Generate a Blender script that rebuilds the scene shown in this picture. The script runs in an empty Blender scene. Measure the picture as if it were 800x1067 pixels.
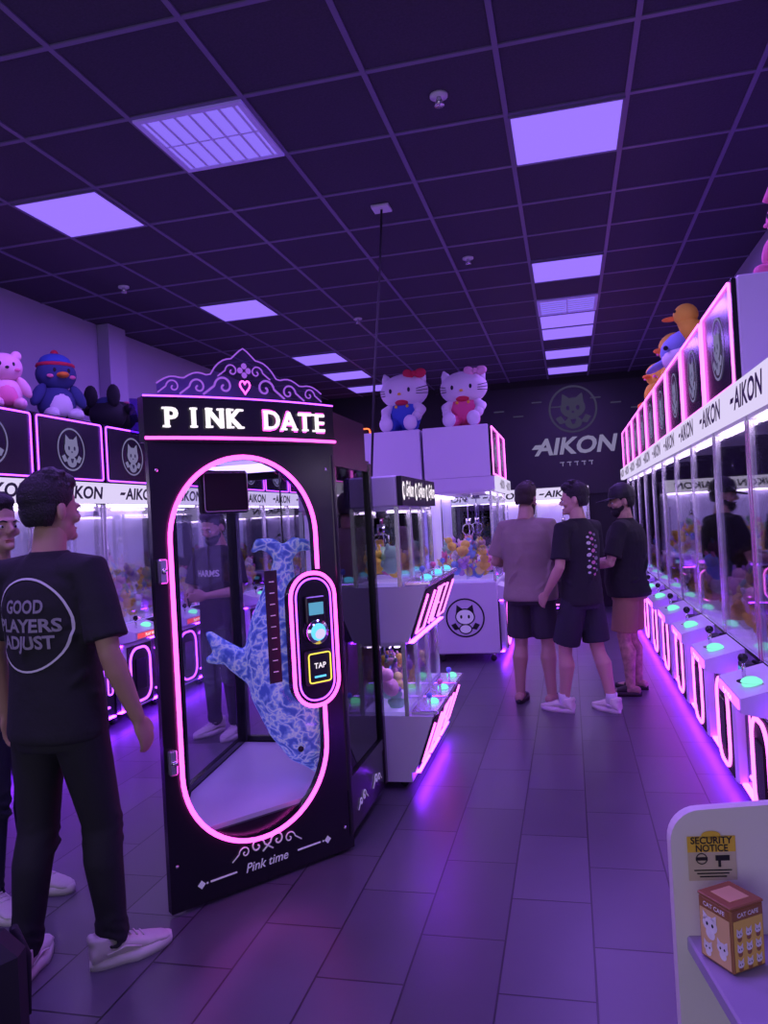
import bpy, math, random
from mathutils import Vector, Matrix, Quaternion
from mathutils.bvhtree import BVHTree
random.seed(7)
scene=bpy.context.scene
try:
    scene.view_settings.view_transform='Standard'
    scene.view_settings.look='None'
except Exception: pass
PI=math.pi
# ------------------------------------------------------------ materials
def nt(name):
    m=bpy.data.materials.new(name); m.use_nodes=True
    return m,m.node_tree.nodes,m.node_tree.links
def mat(name,col,rough=.5,metal=0,emis=None,es=0,noise=0,nscale=20,bump=0,spec=None,coat=0,bdist=.01):
    m,N,L=nt(name); b=N['Principled BSDF']
    b.inputs['Base Color'].default_value=(*col,1); b.inputs['Roughness'].default_value=rough
    b.inputs['Metallic'].default_value=metal
    if spec is not None: b.inputs['Specular IOR Level'].default_value=spec
    if coat: b.inputs['Coat Weight'].default_value=coat
    if emis: b.inputs['Emission Color'].default_value=(*emis,1); b.inputs['Emission Strength'].default_value=es
    if noise or bump:
        tc=N.new('ShaderNodeTexCoord'); n=N.new('ShaderNodeTexNoise'); n.inputs['Scale'].default_value=nscale
        n.inputs['Detail'].default_value=4
        L.new(tc.outputs['Object'],n.inputs['Vector'])
        if noise:
            mx=N.new('ShaderNodeMix'); mx.data_type='RGBA'
            mx.inputs['A'].default_value=(*[c*(1-noise) for c in col],1); mx.inputs['B'].default_value=(*[min(1,c*(1+noise)) for c in col],1)
            L.new(n.outputs['Fac'],mx.inputs['Factor']); L.new(mx.outputs['Result'],b.inputs['Base Color'])
        if bump:
            bp=N.new('ShaderNodeBump'); bp.inputs['Strength'].default_value=bump; bp.inputs['Distance'].default_value=bdist
            L.new(n.outputs['Fac'],bp.inputs['Height']); L.new(bp.outputs['Normal'],b.inputs['Normal'])
    return m
def emi(name,col,s):
    m,N,L=nt(name); N.remove(N['Principled BSDF']); e=N.new('ShaderNodeEmission')
    e.inputs['Color'].default_value=(*col,1); e.inputs['Strength'].default_value=s
    L.new(e.outputs[0],N['Material Output'].inputs['Surface']); return m
def glass(name,tint=(1,1,1),refl=.08,rough=.02,mul=.5):
    m,N,L=nt(name); N.remove(N['Principled BSDF'])
    t=N.new('ShaderNodeBsdfTransparent'); t.inputs[0].default_value=(*tint,1)
    g=N.new('ShaderNodeBsdfGlossy'); g.inputs['Roughness'].default_value=rough
    lw=N.new('ShaderNodeLayerWeight'); lw.inputs[0].default_value=.25
    ml=N.new('ShaderNodeMath'); ml.operation='MULTIPLY_ADD'; ml.inputs[1].default_value=mul; ml.inputs[2].default_value=refl
    L.new(lw.outputs['Fresnel'],ml.inputs[0])
    x=N.new('ShaderNodeMixShader'); L.new(ml.outputs[0],x.inputs[0]); L.new(t.outputs[0],x.inputs[1]); L.new(g.outputs[0],x.inputs[2])
    L.new(x.outputs[0],N['Material Output'].inputs['Surface']); return m
M_={}
M_['black']=mat('black_gloss',(.012,.011,.016),.22)
M_['blackm']=mat('black_matte',(.015,.014,.02),.6)
M_['white']=mat('white_panel',(.74,.70,.82),.35)
M_['lilac']=mat('lilac_inner_glow',(.66,.58,.88),.5,emis=(.45,.33,1),es=.38)  # cabinet linings: emission put into the material to imitate interior light
M_['silver']=mat('silver_trim',(.75,.73,.8),.25,.8)
M_['chrome']=mat('chrome',(.8,.8,.85),.12,1)
M_['glass']=glass('clear_glass',(.97,.97,1),.03)
M_['booth_glass']=glass('booth_glass',(.92,.91,.97),.01,.02,.12)
M_['smoke']=glass('smoked_glass',(.25,.22,.32),.10)
M_['acryl']=glass('violet_acrylic',(.42,.30,.80),.10,.1)
M_['pink']=emi('neon_pink',(1,.07,.70),4.4)
M_['pinkw']=emi('neon_pinkwhite',(1,.15,.95),3.2)
M_['violet']=emi('neon_violet',(.38,.06,1),4.5)
M_['led']=emi('led_violet',(.22,.02,1),30)
M_['cabled']=emi('cabinet_led',(.80,.62,.95),10)
M_['sign']=emi('sign_white',(.78,.68,1),.95)
M_['gray']=emi('logo_gray',(.20,.18,.36),.9)
M_['grayd']=emi('logo_dark',(.03,.02,.08),1)
M_['txt']=mat('text_black',(.01,.01,.015),.5)
M_['green']=emi('button_green',(.25,.95,.75),1.1)
M_['cyan']=emi('button_cyan',(.12,.55,1),1.5)
M_['red']=emi('red_strip',(1,.08,.15),.9)
M_['yellow']=emi('yellow_led',(1,.75,.1),1.5)
M_['wtext']=emi('white_text',(1,.88,1),1.25)
M_['orange']=emi('neon_orange',(1,.14,.04),3)
M_['wlogo']=mat('white_print',(.8,.78,.85),.6,emis=(.6,.55,.8),es=.15)
M_['screen']=emi('screen_cyan',(.12,.40,.65),.9)
cols=[(.85,.22,.45),(.9,.82,.88),(.25,.4,.85),(1,.68,.10),(.35,.65,.45),(.55,.3,.75),(.95,.5,.65),(1,.82,.30)]
for i,c in enumerate(cols): M_['p%d'%i]=mat('plush_%d'%i,c,.9,noise=.15,nscale=60)
# ------------------------------------------------------------ mesh builder
def frame(o,r,u):
    r=Vector(r).normalized();u=Vector(u).normalized();n=r.cross(u)
    M=Matrix((( r.x,u.x,n.x,o[0]),(r.y,u.y,n.y,o[1]),(r.z,u.z,n.z,o[2]),(0,0,0,1)));return M
I4=Matrix.Identity(4)
_txt={}
def text_mesh(s,bold=0,ext=0.0):
    k=(s,bold,ext)
    if k in _txt:return _txt[k]
    cu=bpy.data.curves.new('t','FONT');cu.body=s;cu.size=1;cu.align_x='CENTER';cu.align_y='CENTER';cu.offset=bold;cu.extrude=ext;cu.resolution_u=3
    ob=bpy.data.objects.new('t',cu);scene.collection.objects.link(ob)
    dg=bpy.context.evaluated_depsgraph_get();me=bpy.data.meshes.new_from_object(ob.evaluated_get(dg))
    V=[v.co.copy() for v in me.vertices];F=[tuple(p.vertices) for p in me.polygons]
    bpy.data.objects.remove(ob);bpy.data.meshes.remove(me)
    if V:
        cx=(min(v.x for v in V)+max(v.x for v in V))/2;cy=(min(v.y for v in V)+max(v.y for v in V))/2
        for v in V:v.x-=cx;v.y-=cy
    _txt[k]=(V,F);return _txt[k]
class MB:
    def __init__(s): s.v=[];s.f=[];s.m=[];s.sm=[];s.mats=[]
    def mi(s,m):
        if isinstance(m,str):m=M_[m]
        if m not in s.mats:s.mats.append(m)
        return s.mats.index(m)
    def add(s,V,F,m,M=I4,sm=False):
        o=len(s.v);k=s.mi(m)
        flip=M.to_3x3().determinant()<0
        s.v+=[tuple(M@Vector(p)) for p in V]
        for f in F:
            f=tuple(i+o for i in f)
            s.f.append(f[::-1] if flip else f);s.m.append(k);s.sm.append(sm)
    def box(s,c,d,m,M=I4,bev=0):
        x,y,z=[a/2 for a in d]
        if bev<=0:
            V=[(c[0]+i*x,c[1]+j*y,c[2]+k*z) for i in(-1,1) for j in(-1,1) for k in(-1,1)]
            F=[(0,1,3,2),(4,6,7,5),(0,4,5,1),(2,3,7,6),(0,2,6,4),(1,5,7,3)]
            s.add(V,F,m,M)
        else:
            b=min(bev,x*.9,y*.9,z*.9);V=[];idx={}
            for i in(-1,1):
                for j in(-1,1):
                    for k in(-1,1):
                        for ax in range(3):
                            p=[i*(x-b),j*(y-b),k*(z-b)];p[ax]=(i*x,j*y,k*z)[ax]
                            idx[(i,j,k,ax)]=len(V);V.append((c[0]+p[0],c[1]+p[1],c[2]+p[2]))
            F=[]
            for ax in range(3):
                a,bb=[q for q in range(3) if q!=ax]
                for sg in(-1,1):
                    L=[]
                    for (u,w) in((-1,-1),(1,-1),(1,1),(-1,1)):
                        t=[0,0,0];t[ax]=sg;t[a]=u;t[bb]=w;L.append(idx[(*t,ax)])
                    F.append(tuple(L))
            for ax in range(3):
                a,bb=[q for q in range(3) if q!=ax]
                for u in(-1,1):
                    for w in(-1,1):
                        t0=[0,0,0];t0[a]=u;t0[bb]=w;t1=list(t0);t0[ax]=-1;t1[ax]=1
                        F.append((idx[(*t0,a)],idx[(*t1,a)],idx[(*t1,bb)],idx[(*t0,bb)]))
            for i in(-1,1):
                for j in(-1,1):
                    for k in(-1,1):F.append(tuple(idx[(i,j,k,ax)] for ax in range(3)))
            s.add(V,F,m,M)
    def tube(s,P,r,m,M=I4,n=8,closed=False,sm=True,caps=True):
        P=[Vector(p) for p in P];N=len(P)
        R=r if isinstance(r,(list,tuple)) else [r]*N
        V=[];prev=None
        for i in range(N):
            if closed:t=(P[(i+1)%N]-P[i-1])
            else:t=(P[min(i+1,N-1)]-P[max(i-1,0)])
            if t.length<1e-9:t=Vector((0,0,1))
            t.normalize()
            if prev is None:
                a=Vector((0,0,1)) if abs(t.z)<.9 else Vector((1,0,0))
                nrm=(a-t*a.dot(t)).normalized()
            else:
                nrm=(prev-t*prev.dot(t))
                nrm=nrm.normalized() if nrm.length>1e-6 else prev
            prev=nrm;b=t.cross(nrm)
            rr=R[i]
            for k in range(n):
                a=2*PI*k/n;V.append(P[i]+nrm*(math.cos(a)*rr)+b*(math.sin(a)*rr))
        F=[]
        for i in range(N if closed else N-1):
            j=(i+1)%N
            for k in range(n):
                l=(k+1)%n;F.append((i*n+k,i*n+l,j*n+l,j*n+k))
        if not closed and caps:
            F.append(tuple(reversed(range(n))));F.append(tuple((N-1)*n+k for k in range(n)))
        s.add(V,F,m,M,sm)
    def cyl(s,a,b,r0,m,r1=None,n=16,M=I4):
        s.tube([a,b],[r0,r0 if r1 is None else r1],m,M,n,sm=True)
    def ell(s,c,r,m,M=I4,nu=14,nv=9,rot=None):
        if not isinstance(r,(list,tuple)):r=(r,r,r)
        T=Matrix.Translation(c)
        if rot is not None:T=T@rot
        V=[(0,0,r[2])]
        for j in range(1,nv):
            t=PI*j/nv
            for i in range(nu):
                p=2*PI*i/nu;V.append((r[0]*math.sin(t)*math.cos(p),r[1]*math.sin(t)*math.sin(p),r[2]*math.cos(t)))
        V.append((0,0,-r[2]));F=[]
        for i in range(nu):F.append((0,1+i,1+(i+1)%nu))
        for j in range(nv-2):
            for i in range(nu):
                a=1+j*nu;F.append((a+i,a+nu+i,a+nu+(i+1)%nu,a+(i+1)%nu))
        a=1+(nv-2)*nu
        for i in range(nu):F.append((a+i,len(V)-1,a+(i+1)%nu))
        s.add(V,F,m,M@T,True)
    def disc(s,x,y,rx,ry,z,m,M,n=28):
        s.add([(x+rx*math.cos(2*PI*i/n),y+ry*math.sin(2*PI*i/n),z) for i in range(n)],[tuple(range(n))],m,M)
    def poly(s,P,z,m,M): s.add([(p[0],p[1],z) for p in P],[tuple(range(len(P)))],m,M)
    def annul(s,x,y,r0,r1,z,m,M,n=36):
        V=[];F=[]
        for i in range(n):
            c,d=math.cos(2*PI*i/n),math.sin(2*PI*i/n);V+=[(x+r0*c,y+r0*d,z),(x+r1*c,y+r1*d,z)]
        for i in range(n):
            j=(i+1)%n;F.append((2*i,2*i+1,2*j+1,2*j))
        s.add(V,F,m,M)
    def text(s,t,size,m,M,bold=0,ext=0,width=None,x=0,y=0,z=.002,shear=0):
        V,F=text_mesh(t,bold,ext)
        if not V:return
        w=max(v.x for v in V)-min(v.x for v in V)
        sx=size if width is None else width/w
        s.add([(x+v.x*sx+shear*v.y*size,y+v.y*size,z+v.z*size) for v in V],F,m,M)
    def loft(s,rings,m,M=I4,n=20,sm=True):
        V=[];F=[]
        for(cx,cy,cz,rx,ry) in rings:
            for i in range(n):
                a=2*PI*i/n;V.append((cx+rx*math.cos(a),cy+ry*math.sin(a),cz))
        for j in range(len(rings)-1):
            for i in range(n):
                k=(i+1)%n;F.append((j*n+i,j*n+k,(j+1)*n+k,(j+1)*n+i))
        F.append(tuple(reversed(range(n))));F.append(tuple((len(rings)-1)*n+i for i in range(n)))
        s.add(V,F,m,M,sm)
    def merge(s,o,M=I4):
        off=len(s.v);s.v+=[tuple(M@Vector(p)) for p in o.v]
        for f,m,sm in zip(o.f,o.m,o.sm):
            s.f.append(tuple(i+off for i in f));s.m.append(s.mi(o.mats[m]));s.sm.append(sm)
    def mesh(s,name):
        me=bpy.data.meshes.new(name);me.from_pydata(s.v,[],s.f);me.update()
        for m in s.mats:me.materials.append(m)
        me.polygons.foreach_set('material_index',s.m);me.polygons.foreach_set('use_smooth',s.sm);me.update();return me
    def obj(s,name,M=I4):
        o=bpy.data.objects.new(name,s.mesh(name));scene.collection.objects.link(o);o.matrix_world=M;return o
    def remesh(s,vox,it=4,fac=.5):
        me=s.mesh('tmp');o=bpy.data.objects.new('tmp',me);scene.collection.objects.link(o)
        r=o.modifiers.new('r','REMESH');r.mode='VOXEL';r.voxel_size=vox
        if it:
            q=o.modifiers.new('s','SMOOTH');q.factor=fac;q.iterations=it
        dg=bpy.context.evaluated_depsgraph_get();e=bpy.data.meshes.new_from_object(o.evaluated_get(dg))
        V=[v.co.copy() for v in e.vertices];F=[tuple(p.vertices) for p in e.polygons]
        bpy.data.objects.remove(o);bpy.data.meshes.remove(me);bpy.data.meshes.remove(e);return V,F
def link(name,me,M=I4):
    o=bpy.data.objects.new(name,me);scene.collection.objects.link(o);o.matrix_world=M;return o
def rrect(w,h,r,n=8,cx=0,cy=0):
    r=min(r,w/2-1e-4,h/2-1e-4);P=[]
    for(qx,qy,a0) in((1,1,0),(-1,1,PI/2),(-1,-1,PI),(1,-1,1.5*PI)):
        for i in range(n+1):
            a=a0+PI/2*i/n;P.append((cx+qx*(w/2-r)+r*math.cos(a),cy+qy*(h/2-r)+r*math.sin(a)))
    return P
def TR(x,y,z=0,rz=0): return Matrix.Translation((x,y,z))@Matrix.Rotation(rz,4,'Z')
def logo(mb,M,r,ml,md):
    mb.annul(0,0,r*.90,r*.98,.001,ml,M)
    mb.disc(0,.05*r,.50*r,.42*r,.003,ml,M)
    for s in(-1,1):
        mb.poly([(s*.46*r,.15*r),(s*.40*r,.66*r),(s*.08*r,.42*r)][::s],.003,ml,M)
        mb.disc(s*.2*r,.05*r,.07*r,.10*r,.005,md,M,12)
        mb.poly([(s*.5*r,-.25*r),(s*.72*r,-.35*r),(s*.55*r,-.6*r),(s*.3*r,-.55*r)][::-s],.0025,ml,M)
    mb.disc(0,-.12*r,.06*r,.04*r,.005,md,M,10)
    mb.disc(0,-.56*r,.34*r,.26*r,.002,ml,M)
    mb.poly([(-.12*r,-.42*r),(.12*r,-.42*r),(.05*r,-.62*r),(-.05*r,-.62*r)],.005,md,M)
def plushpile(mb,x0,x1,y0,y1,z0,n,sc=1,zh=.17):
    for i in range(n):
        x=random.uniform(x0,x1);y=random.uniform(y0,y1);z=z0+random.uniform(.03,zh)*(.5+.5*(y-y0)/(y1-y0));r=random.uniform(.042,.066)*sc
        m='p%d'%random.choice((0,1,2,3,3,3,4,5,6,7,7));m2='p%d'%random.randrange(8)
        R=Matrix.Rotation(random.uniform(0,6.28),4,'Z')@Matrix.Rotation(random.uniform(-.8,.8),4,'X')
        T=Matrix.Translation((x,y,z))@R
        mb.ell((0,0,0),(r,r*.85,r),m,T,10,6);mb.ell((0,-.01,r*1.3),(r*.85,r*.75,r*.75),m,T,10,6)
        for s in(-1,1):
            mb.ell((s*r*.55,0,r*2),(r*.25,r*.18,r*.4),m2,T,6,4);mb.ell((s*r*.9,-r*.3,.1*r),(r*.3,r*.3,r*.45),m,T,6,4)
            mb.ell((s*r*.3,-r*.72,r*1.4),r*.11,'blackm',T,6,4)
def claw(mb,x,y,zt,zl):
    mb.box((x,y,zt-.02),(.10,.10,.04),'silver');mb.cyl((x,y,zt),(x,y,zl),.006,'chrome',n=6)
    mb.cyl((x,y,zl+.05),(x,y,zl-.02),.028,'chrome',n=12)
    for k in range(3):
        a=k*2.094;c,s=math.cos(a),math.sin(a)
        mb.tube([(x,y,zl),(x+.06*c,y+.06*s,zl-.03),(x+.075*c,y+.075*s,zl-.09),(x+.03*c,y+.03*s,zl-.14)],.006,'chrome',n=6)
def claw_machine(w=.815,d=.75,zb=.80,zg=1.80,zs=1.96,zt=2.45,body='white',base='black',led='violet',strip='red',sidelogo=False,lb=True,npl=46):
    mb=MB()
    mb.box((0,d/2,(zb+.09)/2),(w,d,zb-.09),base,bev=.01)
    for i in(-1,1):
        for y in(.08,d-.08):
            mb.cyl((i*(w/2-.08),y,.09),(i*(w/2-.08),y,.06),.02,'silver',n=8)
            mb.cyl((i*(w/2-.08)-.015,y,.032),(i*(w/2-.08)+.015,y,.032),.031,'blackm',n=12)
    FR=frame((0,0,0),(1,0,0),(0,0,1))
    mb.box((0,-.006,.38),(w-.02,.012,.54),'black')
    cx=-.13
    mb.box((cx,-.035,.375),(.42,.07,.54),'white',bev=.015)
    mb.box((cx,-.072,.375),(.37,.006,.49),'blackm',bev=.002)
    mb.tube([(x,y,.080) for x,y in rrect(.30,.44,.11,7,cx,.375)],.010,led,FR,6,True)
    mb.box((cx,-.080,.375),(.15,.012,.26),'black',bev=.004)
    mb.tube([(.20,.53,.022),(.255,.56,.022),(.255,.19,.022)],.010,led,FR,6)
    mb.tube([(.19,.185,.022),(.32,.185,.022)],.010,led,FR,6)
    mb.tube([(x,y,.022) for x,y in rrect(.06,.20,.02,3,.345,.38)],.006,'violet',FR,6,True)
    a,b_=cx-.23,cx+.23
    mb.add([(a,0,.645),(b_,0,.645),(b_,-.19,.685),(a,-.19,.685),(a,0,.80),(b_,0,.80),(b_,-.19,.745),(a,-.19,.745)],
           [(3,2,1,0),(4,5,6,7),(0,1,5,4),(2,3,7,6),(1,2,6,5),(3,0,4,7)],'white')
    mb.box((cx,-.193,.715),(.40,.006,.04),strip)
    mb.text('PLAY NOW',.036,'wtext',frame((cx,-.197,.715),(1,0,0),(0,0,1)),bold=.01)
    mb.annul(cx+.06,-.11,.045,.060,.779,'chrome',I4);mb.ell((cx+.06,-.11,.775),(.045,.045,.026),'green',nu=14,nv=6)
    mb.cyl((cx-.09,-.11,.765),(cx-.09,-.11,.84),.008,'chrome',n=8);mb.ell((cx-.09,-.11,.85),.022,'black',nu=10,nv=6)
    mb.box((.29,-.03,.70),(.14,.06,.14),'blackm',bev=.01);mb.box((.29,-.062,.72),(.08,.004,.05),'screen')
    mb.box((0,-.03,.635),(w-.1,.04,.008),'led')
    mb.box((0,-.02,.105),(w-.06,.04,.012),'led')
    for x in(-w/2+.015,w/2-.015):
        for y in(.015,d-.015):mb.box((x,y,(zb+zg)/2),(.03,.03,zg-zb),'silver',bev=.006)
    mb.box((0,d/2,zb+.01),(w-.02,d-.02,.02),'lilac')
    mb.box((0,d-.015,(zb+zg)/2),(w-.04,.02,zg-zb),'lilac')
    mb.box((0,.006,(zb+zg)/2),(w-.05,.005,zg-zb-.02),'glass')
    for x in(-w/2+.006,w/2-.006):mb.box((x,d/2,(zb+zg)/2),(.005,d-.05,zg-zb-.02),'glass')
    mb.box((0,d/2,zg+.01),(w-.01,d-.01,.02),body)
    mb.box((0,.05,zg-.012),(w-.1,.03,.016),'cabled');mb.box((0,d-.06,zg-.012),(w-.1,.03,.016),'cabled')
    mb.box((w/2-.05,.012,(zb+zg)/2),(.012,.008,.5),'silver')
    mb.box((-.16,.16,zb+.10),(.012,.30,.18),'glass');mb.box((-.27,.31,zb+.10),(.22,.008,.18),'glass')
    claw(mb,.02,d*.45,zg,zg-.32)
    plushpile(mb,-w/2+.09,w/2-.09,.09,d-.1,zb+.02,npl,1.,.42)
    mb.box((0,d/2-.02,(zg+zs)/2+.01),(w,d+.04,zs-zg-.02),body)
    mb.box((0,-.055,(zg+zs)/2),(w,.05,zs-zg),'sign',bev=.006)
    F2=frame((0,-.081,(zg+zs)/2),(1,0,0),(0,0,1))
    mb.text('AIKON',.13,'txt',F2,bold=.03,width=w*.62,x=.03,shear=.2)
    mb.poly([(-w*.30,-.012),(-w*.38,-.012),(-w*.36,.010),(-w*.27,.010)],.0025,'txt',F2)
    if lb:
        h=zt-zs;zc=(zt+zs)/2
        mb.box((0,d/2,zc),(w,d,h),body,bev=.008)
        mb.box((0,-.012,zc),(w-.02,.024,h-.02),'black',bev=.004)
        F3=frame((0,-.026,zc),(1,0,0),(0,0,1))
        mb.tube([(x,y,.006) for x,y in rrect(w-.05,h-.05,.02,3)],.0065,'pinkw' if led!='violet' else 'violet',F3,6,True)
        logo(mb,F3,min(.165,h*.34),'gray','grayd')
    if sidelogo:
        F4=frame((-w/2-.002,d/2,.47),(0,-1,0),(0,0,1));logo(mb,F4,.21,'txt','white')
        mb.disc(0,.05*.21,.44*.21,.36*.21,.006,'wlogo',F4)
        for s in(-1,1):mb.disc(s*.04,.012,.012,.02,.008,'txt',F4,10)
        mb.disc(0,-.56*.21,.28*.21,.2*.21,.006,'wlogo',F4)
    return mb
def double_tier(kind,w=.365,d=.60):
    mb=MB()
    mb.box((0,d/2,.075),(w,d,.06),'white')
    for i in(-1,1):
        for y in(.06,d-.06):
            mb.cyl((i*(w/2-.07),y,.06),(i*(w/2-.07),y,.045),.016,'silver',n=8);mb.cyl((i*(w/2-.07)-.012,y,.026),(i*(w/2-.07)+.012,y,.026),.025,'blackm',n=12)
    for z0 in(.10,.84):
        top=z0+.74 if z0<.5 else 1.62
        ht=.32
        mb.add([(-w/2,0,z0),(w/2,0,z0),(w/2,-.02,z0),(-w/2,-.02,z0),(-w/2,0,z0+ht),(w/2,0,z0+ht),(w/2,-.14,z0+ht),(-w/2,-.14,z0+ht)],
               [(3,2,1,0),(4,5,6,7),(0,1,5,4),(2,3,7,6),(1,2,6,5),(3,0,4,7)],'white')
        mb.box((0,d/2,z0+ht/2),(w,d,ht),'white')
        up=Vector((0,-.12,ht)).normalized();FN=frame((0,-.083,z0+ht/2),(1,0,0),up)
        mb.box((0,0,.004),(w-.02,.30,.008),'blackm',FN)
        if kind==0:mb.tube([(-.12,.12,.014),(-.12,-.12,.014),(.12,-.12,.014),(.12,.12,.014)],.0065,'pinkw',FN,6)
        else:
            mb.tube([(-.13,.12,.014),(-.04,.12,.014),(-.085,.12,.014),(-.085,-.12,.014)],.0065,'pinkw',FN,6)
            mb.tube([(.13,.12,.014),(.02,.12,.014),(.02,0,.014),(.11,0,.014),(.02,0,.014),(.02,-.12,.014),(.13,-.12,.014)],.0065,'pinkw',FN,6)
        mb.box((0,-.085,z0+ht+.012),(w*.86,.16,.024),'silver',bev=.006)
        mb.ell((.05,-.10,z0+ht+.03),(.036,.036,.022),'cyan' if z0>.5 else 'green',nu=12,nv=6)
        mb.cyl((-.06,-.10,z0+ht+.02),(-.06,-.10,z0+ht+.08),.007,'chrome',n=8);mb.ell((-.06,-.10,z0+ht+.09),.018,'p0' if kind else 'p2',nu=10,nv=6)
        mb.box((0,-.03,z0-.004),(w-.04,.03,.008),'led')
        g0=z0+ht
        for x in(-w/2+.012,w/2-.012):
            for y in(.012,d-.012):mb.box((x,y,(g0+top)/2),(.024,.024,top-g0),'silver')
        mb.box((0,.006,(g0+top)/2),(w-.04,.005,top-g0),'glass');mb.box((-w/2+.005,d/2,(g0+top)/2),(.005,d-.04,top-g0),'glass');mb.box((w/2-.005,d/2,(g0+top)/2),(.005,d-.04,top-g0),'glass')
        mb.box((0,d-.012,(g0+top)/2),(w-.04,.02,top-g0),'lilac');mb.box((0,d/2,g0+.01),(w-.03,d-.03,.02),'lilac')
        mb.box((0,d/2,top-.01),(w-.01,d-.01,.02),'white');mb.box((0,.06,top-.028),(w-.08,.025,.012),'cabled')
        claw(mb,0,d*.4,top-.02,top-.15)
        plushpile(mb,-w/2+.07,w/2-.07,.07,d-.09,g0+.02,20,.85,.24)
    mb.box((0,d/2,1.71),(w,d,.18),'white',bev=.01)
    F=frame((0,-.03,1.71),(1,0,0),(0,0,1));mb.box((0,-.016,1.71),(w-.004,.03,.17),'blackm')
    mb.text('Gigikum',.13,'wtext',F,bold=.02,width=w*.62,x=.04,z=.003,shear=.2);mb.disc(-w*.38,0,.035,.055,.003,'wtext',F);mb.disc(-w*.38,0,.02,.03,.005,'txt',F)
    return mb
# ------------------------------------------------------------ room
XL,XR,YF,YB,ZC=-4.44,1.62,-2.0,12.4,3.635
def room():
    t=.12
    m,N,L=nt('floor_tiles');b=N['Principled BSDF']
    tc=N.new('ShaderNodeTexCoord');mp=N.new('ShaderNodeMapping');mp.inputs['Rotation'].default_value=(0,0,PI/2)
    L.new(tc.outputs['Object'],mp.inputs['Vector'])
    br=N.new('ShaderNodeTexBrick');br.inputs['Scale'].default_value=1;br.inputs['Brick Width'].default_value=.62;br.inputs['Row Height'].default_value=.31
    br.inputs['Mortar Size'].default_value=.004;br.inputs['Mortar Smooth'].default_value=.2;br.offset=.5
    br.inputs['Color1'].default_value=(.085,.078,.102,1);br.inputs['Color2'].default_value=(.125,.115,.15,1);br.inputs['Mortar'].default_value=(.010,.009,.014,1)
    L.new(mp.outputs[0],br.inputs['Vector'])
    no=N.new('ShaderNodeTexNoise');no.inputs['Scale'].default_value=3;no.inputs['Detail'].default_value=8;L.new(tc.outputs['Object'],no.inputs['Vector'])
    mx=N.new('ShaderNodeMix');mx.data_type='RGBA';mx.blend_type='MULTIPLY';mx.inputs['Factor'].default_value=.3
    L.new(br.outputs['Color'],mx.inputs['A']);L.new(no.outputs['Fac'],mx.inputs['B']);L.new(mx.outputs['Result'],b.inputs['Base Color'])
    mr=N.new('ShaderNodeMapRange');mr.inputs['To Min'].default_value=.30;mr.inputs['To Max'].default_value=.40;L.new(no.outputs['Fac'],mr.inputs['Value']);L.new(mr.outputs[0],b.inputs['Roughness'])
    b.inputs['Specular IOR Level'].default_value=.6
    bp=N.new('ShaderNodeBump');bp.inputs['Strength'].default_value=.6;bp.inputs['Distance'].default_value=.004;bp.invert=True
    L.new(br.outputs['Fac'],bp.inputs['Height']);L.new(bp.outputs[0],b.inputs['Normal'])
    cx,cy=(XL+XR)/2,(YF+YB)/2;sx,sy=XR-XL,YB-YF
    mb=MB();mb.box((cx,cy,-t/2),(sx+2*t,sy+2*t,t),m);mb.obj('floor')
    ct=mat('ceiling_tile',(.056,.045,.080),.9,noise=.35,nscale=90,bump=.15)
    mb=MB();mb.box((cx,cy,ZC+t/2),(sx+2*t,sy+2*t,t),ct);mb.obj('ceiling')
    wp=mat('wall_paint',(.46,.41,.57),.7,noise=.04,nscale=3)
    wb=mat('wall_black',(.012,.011,.016),.6)
    for nm,c,s,mm in(('wall_left',(XL-t/2,cy,ZC/2),(t,sy,ZC),wp),('wall_right',(XR+t/2,cy,ZC/2),(t,sy,ZC),wp),('wall_back',(cx,YB+t/2,ZC/2),(sx+2*t,t,ZC),wb),('wall_front',(cx,YF-t/2,ZC/2),(sx+2*t,t,ZC),wb)):
        mb=MB();mb.box(c,s,mm);mb.obj(nm)
    mb=MB();mb.box((XL+.065,6.85,ZC/2),(.13,.30,ZC),wp,bev=.004);mb.obj('wall_pilaster')
    day=emi('daylight_pane',(.72,.70,1),.5)
    for k,x in enumerate((-3.4,-1.9,-.4)):
        mb=MB();mb.box((x,YF+.02,1.45),(1.3,.02,2.3),day)
        for s in(-1,1):mb.box((x+s*.68,YF+.03,1.45),(.06,.05,2.42),'silver');mb.box((x,YF+.03,1.45+s*1.18),(1.42,.05,.06),'silver')
        mb.obj('window_%d'%(k+1))
    gm=mat('ceiling_tbar',(.18,.145,.27),.45)
    mb=MB();x0,y0=-.204,4.05
    i=-7
    while x0+.61*i<XR:
        x=x0+.61*i
        if x>XL:mb.box((x,cy,ZC-.004),(.026,sy,.008),gm)
        i+=1
    j=-10
    while y0+.61*j<YB:
        y=y0+.61*j
        if y>YF:mb.box((cx,y,ZC-.0035),(sx,.026,.007),gm)
        j+=1
    mb.obj('trim_ceiling_grid')
    lp=emi('light_panel',(.29,.16,1),1.2)
    lm=MB();lm.box((0,0,-.003),(.585,.585,.006),lp)
    for s in(-1,1):lm.box((s*.29,0,-.006),(.012,.59,.012),gm);lm.box((0,s*.29,-.006),(.59,.012,.012),gm)
    lme=lm.mesh('ceiling_light')
    cells=[(0,0),(0,4),(0,7),(0,8),(0,10),(0,12),(-5,0),(-5,4),(-5,8),(-5,10),(-5,12),(0,-4),(-5,-4),(-3,-5)]
    for(i,j) in cells:link('ceiling_light',lme,TR(x0+.61*(i+.5),y0+.61*(j+.5),ZC-.008))
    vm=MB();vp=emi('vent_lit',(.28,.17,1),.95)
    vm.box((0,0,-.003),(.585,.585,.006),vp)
    sl=mat('vent_slat_lit',(.45,.38,.68),.5,emis=(.24,.13,.8),es=.22)  # slats are no lamp; weak emission paints them as lit
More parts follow.
